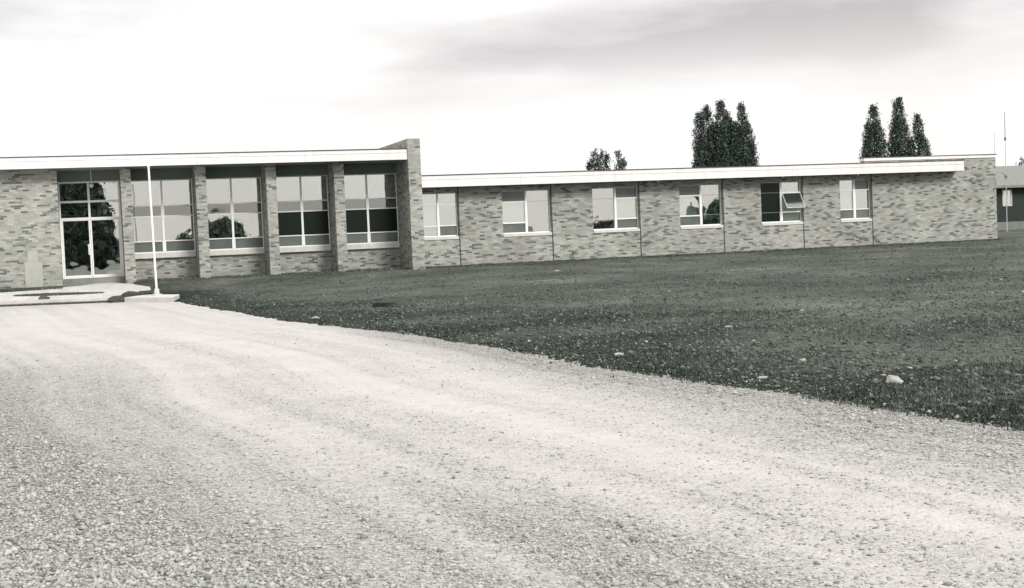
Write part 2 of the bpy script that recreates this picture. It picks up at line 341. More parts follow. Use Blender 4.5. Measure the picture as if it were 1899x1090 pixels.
# loose stones lying on the drive (uncountable)
OCT = np.array([(1, 0, 0), (-1, 0, 0), (0, 1, 0), (0, -1, 0), (0, 0, 1), (0, 0, -1)], float)
OCF = np.array([(0, 2, 4), (2, 1, 4), (1, 3, 4), (3, 0, 4), (2, 0, 5), (1, 2, 5), (3, 1, 5), (0, 3, 5)])
def scatter_lumps(P, z, size, flat):
    n = len(P); ang = rng.uniform(0, 2 * np.pi, n)
    S = size[:, None, None] * (OCT[None] * rng.uniform(0.6, 1.3, (n, 6, 1)) + rng.normal(0, 0.18, (n, 6, 3)))
    S[:, :, 2] *= flat
    c, s = np.cos(ang)[:, None], np.sin(ang)[:, None]
    x = S[:, :, 0] * c - S[:, :, 1] * s; y = S[:, :, 0] * s + S[:, :, 1] * c
    V = np.stack([x + P[:, 0:1], y + P[:, 1:2], S[:, :, 2] + (z + size * flat * 0.35)[:, None]], -1).reshape(-1, 3)
    return V, (OCF[None] + 6 * np.arange(n)[:, None, None]).reshape(-1, 3)
def polar(n, r0, r1, a0, a1, pw=1.0):
    r = r0 * (r1 / r0) ** rng.uniform(0, 1, n) ** pw; a = np.radians(rng.uniform(a0, a1, n)); return np.c_[np.sin(a) * r, CAM[1] + np.cos(a) * r]
P = polar(260000, 4.6, 26, -10, 46, 1.1); zz, cc = gravel_z(P); dl = -inside_lawn(P)
k = (dl > 0) & (rng.uniform(0, 1, len(P)) < np.clip(cc * 0.9 + 0.05, 0, 1))
spill = (dl <= 0) & (rng.uniform(0, 1, len(P)) < 0.6 * np.exp(dl / 0.28)); zz[spill] = lawn_z(P[spill]); cc[spill] = 0.5; k |= spill; P, zz, cc = P[k], zz[k], cc[k]
sz = rng.lognormal(math.log(0.0078), 0.45, len(P)) * (0.6 + 0.6 * cc)
V, F = scatter_lumps(P, zz, np.clip(sz, 0.003, 0.03), 0.6)
GM = [mottled('gravel_stone_pale', (0.47, 0.465, 0.435), (0.40, 0.398, 0.372), 60, 0.9), mottled('gravel_stone_grey', (0.37, 0.374, 0.347), (0.29, 0.297, 0.274), 60, 0.9), mottled('gravel_stone_dark', (0.22, 0.23, 0.21), (0.16, 0.17, 0.155), 60, 0.9)]
tag(npmesh('gravel_stones', V, F, GM, mi=np.repeat(np.searchsorted([0.50, 0.92], rng.uniform(0, 1, len(P)) * (1 - 0.3 * (cc > 0.6)) + 0.3 * (cc > 0.6)), 8)), 'loose pale crushed stones scattered over the gravel drive', 'gravel', kind='stuff')

# clods and sparse tufts over the lawn (uncountable)
def lawn_pts(n, r0, r1, a0, a1, pw):
    P = polar(n, r0, r1, a0, a1, pw); k = (inside_lawn(P) + rng.exponential(0.09, len(P)) > 0.05) & (P[:, 1] < -0.3); return P[k]
P = lawn_pts(110000, 8.5, 75, 4, 44, 0.85); dE = seg_dist(P, EDGE)
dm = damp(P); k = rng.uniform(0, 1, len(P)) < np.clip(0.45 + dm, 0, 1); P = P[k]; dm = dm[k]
z = lawn_z(P); dist = np.hypot(P[:, 0], P[:, 1] - CAM[1])
V, F = scatter_lumps(P, z, np.clip(rng.lognormal(math.log(0.014), 0.5, len(P)) * (0.75 + dist / 70), 0.005, 0.05), 0.62)
LM = [mottled('clod_dark', (0.036, 0.045, 0.039), (0.055, 0.065, 0.056), 30, 0.95), mottled('clod_grey', (0.10, 0.112, 0.098), (0.15, 0.162, 0.145), 30, 0.95), mottled('clod_pale', (0.26, 0.265, 0.24), (0.34, 0.34, 0.31), 30, 0.95)]
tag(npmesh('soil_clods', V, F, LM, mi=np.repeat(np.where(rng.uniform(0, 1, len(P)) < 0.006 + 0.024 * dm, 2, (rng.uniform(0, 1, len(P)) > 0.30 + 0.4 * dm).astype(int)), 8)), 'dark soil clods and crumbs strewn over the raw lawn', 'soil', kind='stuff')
P = lawn_pts(110000, 8.5, 34, 4, 44, 0.95); patch = fbm(P, 0.5, 61); k = rng.uniform(0, 1, len(P)) < np.clip((patch - 0.45) * 5 + 0.3 * np.exp(-seg_dist(P, EDGE) / 0.5), 0.08, 1); P = P[k]
z = lawn_z(P); n = len(P); dist = np.hypot(P[:, 0], P[:, 1] - CAM[1])
nb = 3; an = rng.uniform(0, 2 * np.pi, (n, nb)); h = rng.uniform(0.012, 0.042, (n, nb)) * (1 + 0.35 * np.exp(-seg_dist(P, EDGE) / 0.8))[:, None]; wd = (0.0025 + 0.0003 * dist[:, None]) * rng.uniform(0.7, 1.4, (n, nb)); ln = rng.uniform(0.1, 0.9, (n, nb)) * h
bx = P[:, 0:1] + rng.normal(0, 0.02, (n, nb)); by = P[:, 1:2] + rng.normal(0, 0.02, (n, nb))
ca_, sa_ = np.cos(an), np.sin(an)
zb = z[:, None] - 0.004 + 0 * bx
V = np.stack([np.stack([bx - sa_ * wd, by + ca_ * wd, zb], -1), np.stack([bx + sa_ * wd, by - ca_ * wd, zb], -1), np.stack([bx + ca_ * ln, by + sa_ * ln, zb + h], -1)], 2).reshape(-1, 3)
F = np.arange(len(V)).reshape(-1, 3)
TM = [mottled('grass_blade', (0.07, 0.086, 0.07), (0.11, 0.128, 0.108), 3, 0.8), mottled('dry_grass_blade', (0.17, 0.178, 0.155), (0.23, 0.235, 0.21), 3, 0.8)]
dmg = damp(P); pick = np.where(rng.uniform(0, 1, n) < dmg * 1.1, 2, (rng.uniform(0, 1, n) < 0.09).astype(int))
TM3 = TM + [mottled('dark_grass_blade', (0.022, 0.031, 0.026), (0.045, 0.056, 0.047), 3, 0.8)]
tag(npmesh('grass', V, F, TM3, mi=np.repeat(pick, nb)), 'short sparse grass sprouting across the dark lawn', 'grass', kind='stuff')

# ------------------------------------------------------------------ the school
SCH = thing('school_building', 'long low brick school with white roof fascias and a glazed double entrance', 'building')
FY = -0.6                                     # front of the roof overhangs
# left block: hall
w = MB()
w.box(-14, -0.47, 0, 0.30, -0.7, 3.83)                        # brick beside the entrance
w.box(-0.77, -0.47, 0.30, 1.6, -0.7, 3.83)                    # return into the entrance recess
BX = [(1.885, 3.975), (4.345, 6.355), (6.715, 8.715), (9.085, 11.235)]
for a, b in BX: w.box(a, b, 1.28, 1.58, -0.7, 0.76)           # under the bay windows
w.box(-14, -13.7, 0.30, 14, -0.7, 3.83); w.box(-14, 11.235, 14, 14.3, -0.7, 3.83)
hall = w.build('wall', M_BRICK, SCH); hall['label'] = 'brick wall of the taller left block'
hd = MB(); hd.box(-0.465, 1.535, 1.22, 1.5, 3.475, 3.83)
for a, b in BX: hd.box(a + 0.002, b - 0.002, 1.30, 1.5, 3.465, 3.83)
hd.build('header_panel', M_HEADER, SCH)
for a, b in ((1.54, 1.88), (3.98, 4.34), (6.36, 6.71), (8.72, 9.08)):
    MB().box(a, b, 0, 1.6, -0.7, 3.83).build('pillar', M_BRICK, SCH, 0.008)
MB().box(11.24, 11.70, -0.65, 7.5, -0.7, 4.56).build('fin_wall', M_BRICK, SCH, 0.008)['label'] = 'tall brick fin wall rising past the roof'
def fascia(x0, x1, z0, z1, parent_roof):
    f = MB()
    cuts = list(np.arange(x0, x1, 3.66)) + [x1]
    h = z1 - z0
    for a, b in zip(cuts[:-1], cuts[1:]):
        f.box(a + 0.004, b - 0.004, FY, FY + 0.05, z0, z0 + 0.60 * h - 0.010)
        f.box(a + 0.002, b - 0.002, FY + 0.006, FY + 0.05, z0 + 0.60 * h, z1 - 0.03)
    f.build('fascia', M_WHITE, parent_roof)
    MB().box(x0, x1, FY - 0.02, FY + 0.08, z1 - 0.028, z1).build('roof_edge', M_DARKTRIM, parent_roof)
r = MB().box(-14.3, 11.236, FY + 0.052, 14.4, 3.86, 4.20).build('roof', M_ROOF, SCH); r['label'] = 'flat roof of the taller left block'
MB().box(-14.3, 11.236, FY + 0.052, 14.3, 3.835, 3.858).build('soffit', M_SOFFIT, r)
fascia(-14.3, 11.236, 3.84, 4.235, r)
# room behind the hall bays
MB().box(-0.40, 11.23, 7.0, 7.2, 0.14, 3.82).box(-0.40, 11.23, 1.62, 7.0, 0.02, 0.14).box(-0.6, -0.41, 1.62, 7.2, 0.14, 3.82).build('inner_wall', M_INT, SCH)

# right block: classroom wing
WZ0, WZ1, SZ = 1.085, 2.655, 1.085
WIN = [(11.82, 13.15), (14.82, 16.69), (18.33, 20.18), (21.85, 23.64), (25.28, 27.07), (28.74, 30.15)]
w = MB(); xs = [11.705] + [v for ab in WIN for v in ab] + [36.0]
for i in range(0, len(xs), 2): w.box(xs[i], xs[i + 1], 0, 0.3, -0.7, 2.83)
for a, b in WIN: w.box(a, b, 0, 0.3, -0.7, 0.965); w.box(a, b, 0, 0.3, WZ1, 2.83)
w.box(29.89, 36.0, 0, 0.3, 2.83, 3.36); w.box(35.7, 36.0, 0.3, 11, -0.7, 3.36); w.box(29.89, 30.19, 0.3, 11, 2.83, 3.19)
w.box(11.705, 36.0, 11, 11.3, -0.7, 2.83); w.box(29.89, 36.0, 11, 11.3, 2.83, 3.19)
ww = w.build('wall', M_BRICK, SCH); ww['label'] = 'brick wall of the low classroom wing and end block'
MB().box(29.86, 36.03, -0.03, 0.33, 3.362, 3.475).box(35.67, 36.03, 0.33, 11.33, 3.362, 3.475).build('coping', M_WHITE, SCH)
MB().box(29.84, 36.05, -0.05, 0.35, 3.477, 3.505).build('coping_edge', M_DARKTRIM, SCH)
MB().box(30.22, 35.67, 0.33, 11.0, 3.05, 3.21).build('roof', M_ROOF, SCH)['label'] = 'flat roof of the end block'
r = MB().box(11.71, 29.885, FY + 0.052, 11.3, 2.86, 3.25).box(29.885, 34.03, FY + 0.052, -0.004, 2.86, 3.25).build('roof', M_ROOF, SCH); r['label'] = 'flat roof of the classroom wing'
MB().box(11.71, 34.03, FY + 0.052, -0.004, 2.835, 2.858).build('soffit', M_SOFFIT, r)
fascia(11.71, 34.06, 2.84, 3.275, r)
MB().box(34.032, 34.06, FY + 0.052, -0.004, 2.84, 3.245).build('fascia_end', M_WHITE, r)
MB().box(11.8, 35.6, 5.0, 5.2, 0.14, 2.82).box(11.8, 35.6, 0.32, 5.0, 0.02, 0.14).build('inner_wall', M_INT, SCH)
for x in (13.17, 16.71, 20.20, 23.66, 27.09, 30.17):
    MB().box(x - 0.018, x + 0.022, -0.006, 0.02, -0.3, 2.83).build('wall_joint', M_JOINT, SCH)
MB().box(11.704, 11.735, -0.012, 0.02, -0.3, 2.83).build('wall_joint', M_JOINT, SCH)
for x in (1.885, 4.345, 6.714, 9.083):                        # dark caulk beside the pillars
    MB().box(x, x + 0.028, 0.9, 0.93, 0.0, 3.4).build('wall_joint', M_JOINT, SCH)
for x in (20.7, 25.9, 29.2): MB().box(x, x + 0.05, FY + 0.01, FY + 0.11, 2.795, 2.834).build('soffit_bracket', M_SOFFIT, r)
MB().box(-1.63, -1.08, -0.014, 0.05, -0.05, 0.83).box(-1.52, -1.19, -0.012, 0.05, 0.832, 1.19).build('cornerstone', M_STONE, SCH, 0.006)

def window(x0, x1, z0, z1, y, mull, rows_l, rows_r, mats, sill=0.11, bars=0.036, mw=((9, 0.06),), thin=(), blinds=(), deep_sill=0.06):
    """rows_*: heights of the cross bars in each column; mats: pane material index per column, bottom to top"""
    f = MB(); e = 0.03
    f.box(x0, x1, y, y + 0.07, z0, z0 + 0.04); f.box(x0, x1, y, y + 0.07, z1 - 0.03, z1)
    f.box(x0, x0 + e, y, y + 0.07, z0 + 0.04, z1 - 0.03); f.box(x1 - e, x1, y, y + 0.07, z0 + 0.04, z1 - 0.03)
    zb = z0 + 0.04
    for zt, wd in mw:
        zt = min(zt, z1 - 0.03); f.box(mull - wd / 2, mull + wd / 2, y - 0.02, y + 0.07, zb, zt); zb = zt
    for c, (a, b, rows) in enumerate(((x0 + e, mull - 0.03, rows_l), (mull + 0.03, x1 - e, rows_r))):
        for zr in rows:
            if (c, zr) in thin: f.box(a, b, y + 0.012, y + 0.05, zr - 0.007, zr + 0.007, 1)
            else: f.box(a, b, y - 0.008, y + 0.06, zr - bars / 2, zr + bars / 2)
    o = f.build('window', [M_FRAME, M_GREYBAR], SCH)
    g = MB()
    for c, (a, b, rows) in enumerate(((x0 + e, mull - 0.03, rows_l), (mull + 0.03, x1 - e, rows_r))):
        zs = [z0 + 0.04] + list(rows) + [z1 - 0.03]
        for k in range(len(zs) - 1):
            g.box(a, b, y + 0.026, y + 0.032, zs[k] + 0.004, zs[k + 1] - 0.004, mats[c][k])
    g.build('pane', [M_GLASS, M_REFLGREY, M_REFLDARK, M_GLASSD, M_GREYFILL], o)
    s = MB(); s.box(x0 + 0.004, x1 - 0.004, y - deep_sill - 0.10, y + 0.09, z0 - sill, z0 - 0.002); s.build('sill', M_SILL, o, 0.008)
    for a, b, za, zc in blinds: MB().box(a, b, y + 0.10, y + 0.112, za, zc).build('blind', M_BLIND, o)
    return o
# hall bays
H1, H2, H3 = 2.57, 2.205, 1.345
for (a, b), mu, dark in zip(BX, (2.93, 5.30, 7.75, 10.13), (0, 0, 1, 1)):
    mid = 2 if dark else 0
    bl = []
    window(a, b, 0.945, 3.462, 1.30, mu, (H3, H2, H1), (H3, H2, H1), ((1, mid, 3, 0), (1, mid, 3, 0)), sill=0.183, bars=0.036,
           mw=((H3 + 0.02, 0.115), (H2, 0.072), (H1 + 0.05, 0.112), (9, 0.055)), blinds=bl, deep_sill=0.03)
# classroom windows
U, L = 2.24, 1.475
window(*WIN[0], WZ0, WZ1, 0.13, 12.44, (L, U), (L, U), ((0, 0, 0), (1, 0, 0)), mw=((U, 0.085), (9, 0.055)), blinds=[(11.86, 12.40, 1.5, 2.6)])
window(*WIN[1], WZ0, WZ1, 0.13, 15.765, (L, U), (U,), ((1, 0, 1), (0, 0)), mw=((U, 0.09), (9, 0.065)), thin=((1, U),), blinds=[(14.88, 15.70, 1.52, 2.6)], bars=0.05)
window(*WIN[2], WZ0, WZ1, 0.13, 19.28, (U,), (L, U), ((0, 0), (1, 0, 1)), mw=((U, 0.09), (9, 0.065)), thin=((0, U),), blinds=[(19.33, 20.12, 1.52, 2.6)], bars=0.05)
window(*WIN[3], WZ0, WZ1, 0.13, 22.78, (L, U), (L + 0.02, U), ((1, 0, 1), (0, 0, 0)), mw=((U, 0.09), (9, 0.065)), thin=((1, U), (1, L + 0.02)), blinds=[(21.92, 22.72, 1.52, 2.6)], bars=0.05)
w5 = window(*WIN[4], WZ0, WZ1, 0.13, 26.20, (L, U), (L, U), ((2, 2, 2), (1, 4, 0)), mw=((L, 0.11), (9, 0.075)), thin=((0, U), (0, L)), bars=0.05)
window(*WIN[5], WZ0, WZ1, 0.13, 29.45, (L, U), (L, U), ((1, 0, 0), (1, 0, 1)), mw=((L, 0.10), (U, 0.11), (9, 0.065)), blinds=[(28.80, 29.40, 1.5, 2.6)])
# the one open sash: hinged at its top, swung out
sash = MB(); xa, xb, hh_ = 26.245, 27.035, 0.70
for a, b, c, d in ((xa, xb, -hh_, -hh_ + 0.017), (xa, xb, -0.022, 0), (xa, xa + 0.015, -hh_ + 0.034, -0.034), (xb - 0.015, xb, -hh_ + 0.034, -0.034)): sash.box(a, b, -0.02, 0.02, c, d)
sash.box(xa + 0.026, xb - 0.026, -0.003, 0.003, -hh_ + 0.034, -0.034, 1)
so_ = sash.build('open_sash', [M_FRAME, glass_mat('dusty_glass', 0.28, (0.80, 0.84, 0.81), 0.1, (0.7, 0.74, 0.71))], w5); so_.location = (0, 0.11, U - 0.03); so_.rotation_euler = (D2R(-33), 0, 0)
so_['label'] = 'single window sash swung open at its foot'
# entrance
Y0 = 1.20; zt1, zt2, zs, zh = 2.79, 2.215, 0.19, 3.47
e = MB()
e.box(-0.465, -0.415, Y0, Y0 + 0.1, zs, zh); e.box(1.475, 1.535, Y0, Y0 + 0.1, zs, zh)
e.box(-0.415, 1.475, Y0, Y0 + 0.1, zh - 0.05, zh); e.box(-0.415, 1.475, Y0 - 0.01, Y0 + 0.1, zt1 - 0.035, zt1 + 0.035); e.box(-0.415, 1.475, Y0 - 0.01, Y0 + 0.1, zt2 - 0.035, zt2 + 0.035)
e.box(0.475, 0.545, Y0 - 0.012, Y0 + 0.1, zt1 + 0.035, zh - 0.05); e.box(0.475, 0.545, Y0 - 0.012, Y0 + 0.1, zt2 + 0.035, zt1 - 0.035)
ent = e.build('entrance_frame', M_FRAME, SCH)
g = MB()
for a, b in ((-0.415, 0.475), (0.545, 1.475)):
    g.box(a, b, Y0 + 0.04, Y0 + 0.046, zt1 + 0.035, zh - 0.05); g.box(a, b, Y0 + 0.04, Y0 + 0.046, zt2 + 0.035, zt1 - 0.035)
g.build('transom_pane', M_GLASS, ent)
for a, b, hx in ((-0.412, 0.505, 0.40), (0.515, 1.472, None)):
    d = MB(); top = zt2 - 0.04
    d.box(a, b, Y0, Y0 + 0.05, zs + 0.005, zs + 0.105); d.box(a, b, Y0, Y0 + 0.05, top - 0.03, top)
    d.box(a, a + 0.045, Y0, Y0 + 0.05, zs + 0.105, top - 0.03); d.box(b - 0.045, b, Y0, Y0 + 0.05, zs + 0.105, top - 0.03)
    do = d.build('door', M_FRAME, SCH)
    MB().box(a + 0.045, b - 0.045, Y0 + 0.02, Y0 + 0.026, zs + 0.105, top - 0.03).build('pane', M_GLASS, do)
    x = hx if hx else 0.60
    h = MB(); h.box(x, x + 0.05, Y0 - 0.012, Y0 + 0.019, 0.98, 1.34).tube((x + 0.025, Y0 - 0.06, 1.02), (x + 0.025, Y0 - 0.06, 1.30), 0.013, 0.013)
    h.tube((x + 0.025, Y0 - 0.06, 1.04), (x + 0.025, Y0, 1.04), 0.01, 0.01).tube((x + 0.025, Y0 - 0.06, 1.28), (x + 0.025, Y0, 1.28), 0.01, 0.01)
    if hx: h.build('handle', M_FRAME, do)
MB().box(-0.467, 1.537, 0.72, Y0 + 0.3, -0.3, 0.188).build('doorstep', M_STEP, SCH, 0.01)
def blob(c, r, seg=10, ring=7, jit=0.0, sq=(1, 1, 1), seed=0):
    rr = random.Random(seed); vs = [(c[0], c[1], c[2] - r * sq[2])]
    for i in range(1, ring):
        th = math.pi * i / ring
        for k in range(seg):
            ph = 2 * math.pi * k / seg; q = r * (1 + rr.uniform(-jit, jit))
            vs.append((c[0] + q * sq[0] * math.sin(th) * math.cos(ph), c[1] + q * sq[1] * math.sin(th) * math.sin(ph), c[2] - q * sq[2] * math.cos(th)))
    vs.append((c[0], c[1], c[2] + r * sq[2])); n = len(vs) - 1; fs = []
    for k in range(seg): fs.append((0, 1 + (k + 1) % seg, 1 + k)); fs.append((n, n - seg + k, n - seg + (k + 1) % seg))
    for i in range(ring - 2):
        for k in range(seg):
            a = 1 + i * seg + k; b = 1 + i * seg + (k + 1) % seg; fs.append((a, b, b + seg, a + seg))
    return vs, fs
lp = MB(); lp.add(*blob((0.62, 0.95, 3.32), 0.07)); lp.tube((0.62, 0.95, 3.37), (0.62, 0.95, 3.834), 0.012, 0.012)
lp.build('entrance_lamp', M_FRAME, SCH)

# ------------------------------------------------------------------ in front of the entrance
# walk: a sloping concrete apron with a curved front edge, dropping to the drive
fx = np.array([-14, -6, -2.4, -1.2, 0.0, 0.6, 1.15, 1.55, 1.95, 2.25]); fy = np.array([-1.5, -1.8, -2.3, -2.75, -3.3, -3.5, -3.6, -3.2, -2.3, -1.7])
by_ = np.array([-0.80, -0.80, -0.85, -0.7, -0.2, 0.70, 0.70, -0.15, -0.75, -1.2])
xs_ = np.r_[np.linspace(-14, -2.5, 20)[:-1], np.linspace(-2.5, 2.25, 60)]; fyi = np.interp(xs_, fx, fy) + 0.05 * (fbm(np.c_[xs_, 0 * xs_], 2.0, 71) - 0.5); byi = np.interp(xs_, fx, by_)
def walk_z(y): return np.interp(-y, [-0.8, 0.3, 1.2, 2.3, 3.7], [0.01, -0.035, -0.15, -0.33, -0.37])
NT = 14; vs, fs = [], []
for i, x in enumerate(xs_):
    for j in range(NT): y = fyi[i] + (byi[i] - fyi[i]) * j / (NT - 1); vs.append((x, y, walk_z(y) + 0.012 * (random.random() - 0.5) * 0.3))
    vs.append((x, fyi[i] - 0.015, -0.62)); vs.append((x, byi[i], -0.62))
K = NT + 2
for i in range(len(xs_) - 1):
    a, b = i * K, (i + 1) * K
    for j in range(NT - 1): fs.append((a + j, b + j, b + j + 1, a + j + 1))
    fs.append((a + NT, b + NT, b, a)); fs.append((b + NT - 1, b + NT + 1, a + NT + 1, a + NT - 1))
fs.append(tuple(range(NT)) + (NT + 1, NT)); q = (len(xs_) - 1) * K; fs.append(tuple(q + j for j in range(NT))[::-1] + (q + NT, q + NT + 1))
tag(MB().add(vs, fs).build('path', M_CONC), kind='structure')
# rough verge between the walk and the brick wall, and the strip of grass left open in the walk
def tufts(name, label, pts, hmax, mats, wd=0.012, nb=4):
    P = np.array(pts); n = len(P); an = rng.uniform(0, 6.28, (n, nb)); h = rng.uniform(0.3, 1, (n, nb)) * hmax; ln = rng.uniform(0.1, 0.9, (n, nb)) * h
    bx = P[:, 0:1] + rng.normal(0, 0.03, (n, nb)); by = P[:, 1:2] + rng.normal(0, 0.03, (n, nb)); zb = P[:, 2:3] - 0.01 + 0 * bx; c, s = np.cos(an), np.sin(an)
    V = np.stack([np.stack([bx - s * wd, by + c * wd, zb], -1), np.stack([bx + s * wd, by - c * wd, zb], -1), np.stack([bx + c * ln, by + s * ln, zb + h], -1)], 2).reshape(-1, 3)
    return tag(npmesh(name, V, np.arange(len(V)).reshape(-1, 3), mats, mi=np.repeat((rng.uniform(0, 1, n) < 0.1).astype(int), nb)), label, 'grass', kind='stuff')
pts = []
for _ in range(2600):
    x = random.uniform(-1.9, 0.75); t_ = (x + 1.9) / 2.65; c_ = -1.55 - 0.25 * t_; hw = 0.03 + 0.17 * math.sin(math.pi * min(1, t_ * 0.9 + 0.1)); y = c_ + random.uniform(-hw, hw); pts.append((x, y, float(walk_z(y))))
tufts('grass', 'strip of dark grass left between the two arms of the entrance walk', pts, 0.045, TM)
pts = [(x, random.uniform(-0.75, -0.02), -0.02 - 0.1 * random.random()) for x in [random.uniform(-6, -0.5) for _ in range(2500)]]
pts = [(x, float(np.interp(x, fx, fy)) - 0.03 - 0.12 * random.random(), ZG) for x in [random.uniform(-6, 0.9) for _ in range(2600)]]  # tufts added to stand for the shaded front face of the walk
tufts('grass', 'grass tufts added as a dark shade line along the front foot of the entrance walk', pts, 0.09, TM)
pts = [(x, random.uniform(-0.75, -0.02), -0.02 - 0.1 * random.random()) for x in [random.uniform(-6, -0.5) for _ in range(2500)]]
tufts('grass', 'rough dark grass between the brick wall and the walk', pts, 0.07, TM)
pts = []
for _ in range(2500):
    x = random.uniform(1.95, 12); pts.append((x, 1.2 - random.random() * 1.4, float(lawn_z(np.array([(x, 0.5)]), False)[0]) + 0.0))
for _ in range(5500):
    x = random.uniform(11.7, 36); pts.append((x, -0.02 - random.random() ** 2 * 0.4, 0.0))
tufts('grass', 'ragged grass line along the foot of the brick walls', pts, 0.075, TM, 0.016)
MB().add([(-14, -0.9, -0.16), (-0.5, -0.9, -0.16), (-0.5, 0.02, 0.0), (-14, 0.02, 0.0)], [(0, 1, 2, 3)]).build('verge', M_LAWN)['kind'] = 'structure'
# concrete block by the pole
a, b = np.array([1.32, -4.35]), np.array([2.66, -6.05]); d_ = (b - a) / np.hypot(*(b - a)); n_ = np.array([-d_[1], d_[0]]); n_ = n_ if n_[1] > 0 else -n_
vs = []; L_ = np.hypot(*(b - a))
for z_, k_ in ((-0.62, 0.0), (-0.355, 0.0)):
    for u_, v_ in ((0, 0), (L_, 0), (L_ - 0.55, 0.75), (0.15, 0.85), (-0.02, 0.4)):
        q = a + d_ * u_ + n_ * v_; vs.append((q[0], q[1], z_ + (0.05 * v_ if z_ > -0.5 else 0)))
fs = [(4, 3, 2, 1, 0), (5, 6, 7, 8, 9)] + [(k, (k + 1) % 5, 5 + (k + 1) % 5, 5 + k) for k in range(5)]
slab = tag(MB().add(vs, fs).build('concrete_slab', M_CONC, None, 0.02), 'short broken concrete slab under the white pole at the drive edge', 'slab')
# pole
P0 = (2.27, -4.75)
po = thing('white_pole', 'thin white metal pole standing on the concrete slab by the entrance', 'pole', (P0[0], P0[1], -0.30))
MB().tube((0, 0, 0.1), (-0.045, 0, 3.86), 0.034, 0.031, 12).add(*blob((-0.045, 0, 3.87), 0.042)).build('shaft', M_FRAME, po)
MB().tube((0, 0, -0.03), (0, 0, 0.17), 0.085, 0.075, 12).tube((0, 0, -0.04), (0, 0, 0.015), 0.16, 0.155, 12).build('base', M_CONC, po)
# bits lying about
def lump(name, label, cat, loc, r, sq, m, seed, group=None, jit=0.22):
    o = MB().add(*blob((0, 0, 0), r, 9, 6, jit, sq, seed)).build(name, m); o.location = loc; o.rotation_euler = (0, 0, seed * 1.3)
    return tag(o, label, cat, group)
M_SOIL = mottled('turned_soil', (0.035, 0.042, 0.036), (0.07, 0.078, 0.066), 14, 0.95, bs=1.0, bd=0.03)
M_ROCK = mottled('pale_rock', (0.46, 0.455, 0.42), (0.24, 0.245, 0.225), 16, 0.9, bs=0.6, bd=0.02)
tag(MB().box(-0.17, 0.17, -0.06, 0.06, 0, 0.085).box(-0.13, 0.10, -0.062, 0.058, 0.087, 0.12).build('brick', mottled('dark_brick', (0.10, 0.105, 0.095), (0.06, 0.066, 0.06), 12, 0.9), None, 0.006), 'dark loose brick lying on the front of the entrance walk', 'brick').location = (-1.02, -2.55, -0.352)
for k, (x, y, r_, l_) in enumerate(((1.12, -3.95, 0.26, 'dark soil heap in the gap between the walk and the slab'), (2.0, -3.0, 0.30, 'low dark soil heap behind the concrete slab'), (1.55, -3.35, 0.22, 'small soil heap at the tip of the entrance walk'))):
    lump('soil_heap', l_, 'soil heap', (x, y, -0.44 + 0.06 * k), r_, (1.3, 1.0, 0.55), M_SOIL, 20 + k)
def on_lawn(x, y): return float(lawn_z(np.array([(x, y)]))[0])
o = lump('dark_lump', 'flat dark lump standing in for a low dark opening in the lawn below the fourth bay window', 'dark lump', (6.55, -18.3, on_lawn(6.55, -18.3) + 0.02), 0.36, (1.15, 0.8, 0.42), M_SOIL, 31)  # dark lump added in place of a low dark opening
RK = [((7.06, -36.85), 0.075, (1.35, 1, 0.8), 'largest pale rock on the lawn near the gravel edge'),
      ((6.31, -35.75), 0.055, (1.5, 0.7, 0.45), 'narrow pale stone close to the gravel edge at right'),
      ((7.40, -34.6), 0.055, (1.2, 1, 0.8), 'pale chunk of stone among dark clods behind the edge stones'),
      ((8.92, -29.8), 0.065, (1.5, 0.7, 0.5), 'flat white stone in mid lawn'),
      ((11.35, -27.6), 0.06, (1.2, 0.8, 0.6), 'white stone farthest right in mid lawn'),
      ((14.5, -6.6), 0.13, (1.9, 0.6, 0.45), 'long pale stone close to the wall below the second wing window'),
      ((6.12, -32.5), 0.08, (1.5, 0.8, 0.5), 'pale slab of stone at the centre of the lawn edge'),
      ((7.79, -36.0), 0.045, (1.3, 1, 0.7), 'small stone just behind the largest pale rock'),
      ((4.45, -20.6), 0.10, (1.4, 0.9, 0.5), 'pale stone on the lawn edge left of the flat dark lump'),
      ((7.15, -30.9), 0.05, (1.3, 0.9, 0.6), 'small stone left of the flat white stone in mid lawn')]
for k, ((x, y), r_, sq, l_) in enumerate(RK):
    r_ *= 0.9 if k == 0 else 0.66
    lump('rock', l_, 'rock', (x, y, on_lawn(x, y) + r_ * sq[2] * 0.25), r_, sq, M_ROCK, 40 + k, 'pale rocks lying on the lawn')
sp_ = thing('standpipe', 'short dark pipe standing in front of the wall left of the third wing window', 'pipe', (17.43, -0.12, 0))
MB().tube((0, 0, -0.1), (0, 0, 0.27), 0.022, 0.022).build('pipe', M_DARKTRIM, sp_); MB().tube((0, 0, 0.25), (0, 0, 0.34), 0.04, 0.03).build('cap', M_DARKTRIM, sp_)
tag(MB().tube((30.17, -0.03, 0.40), (30.52, -0.12, -0.02), 0.016, 0.016).build('rod', M_DARKTRIM), 'thin dark rod leaning on the wall under the last window', 'rod')

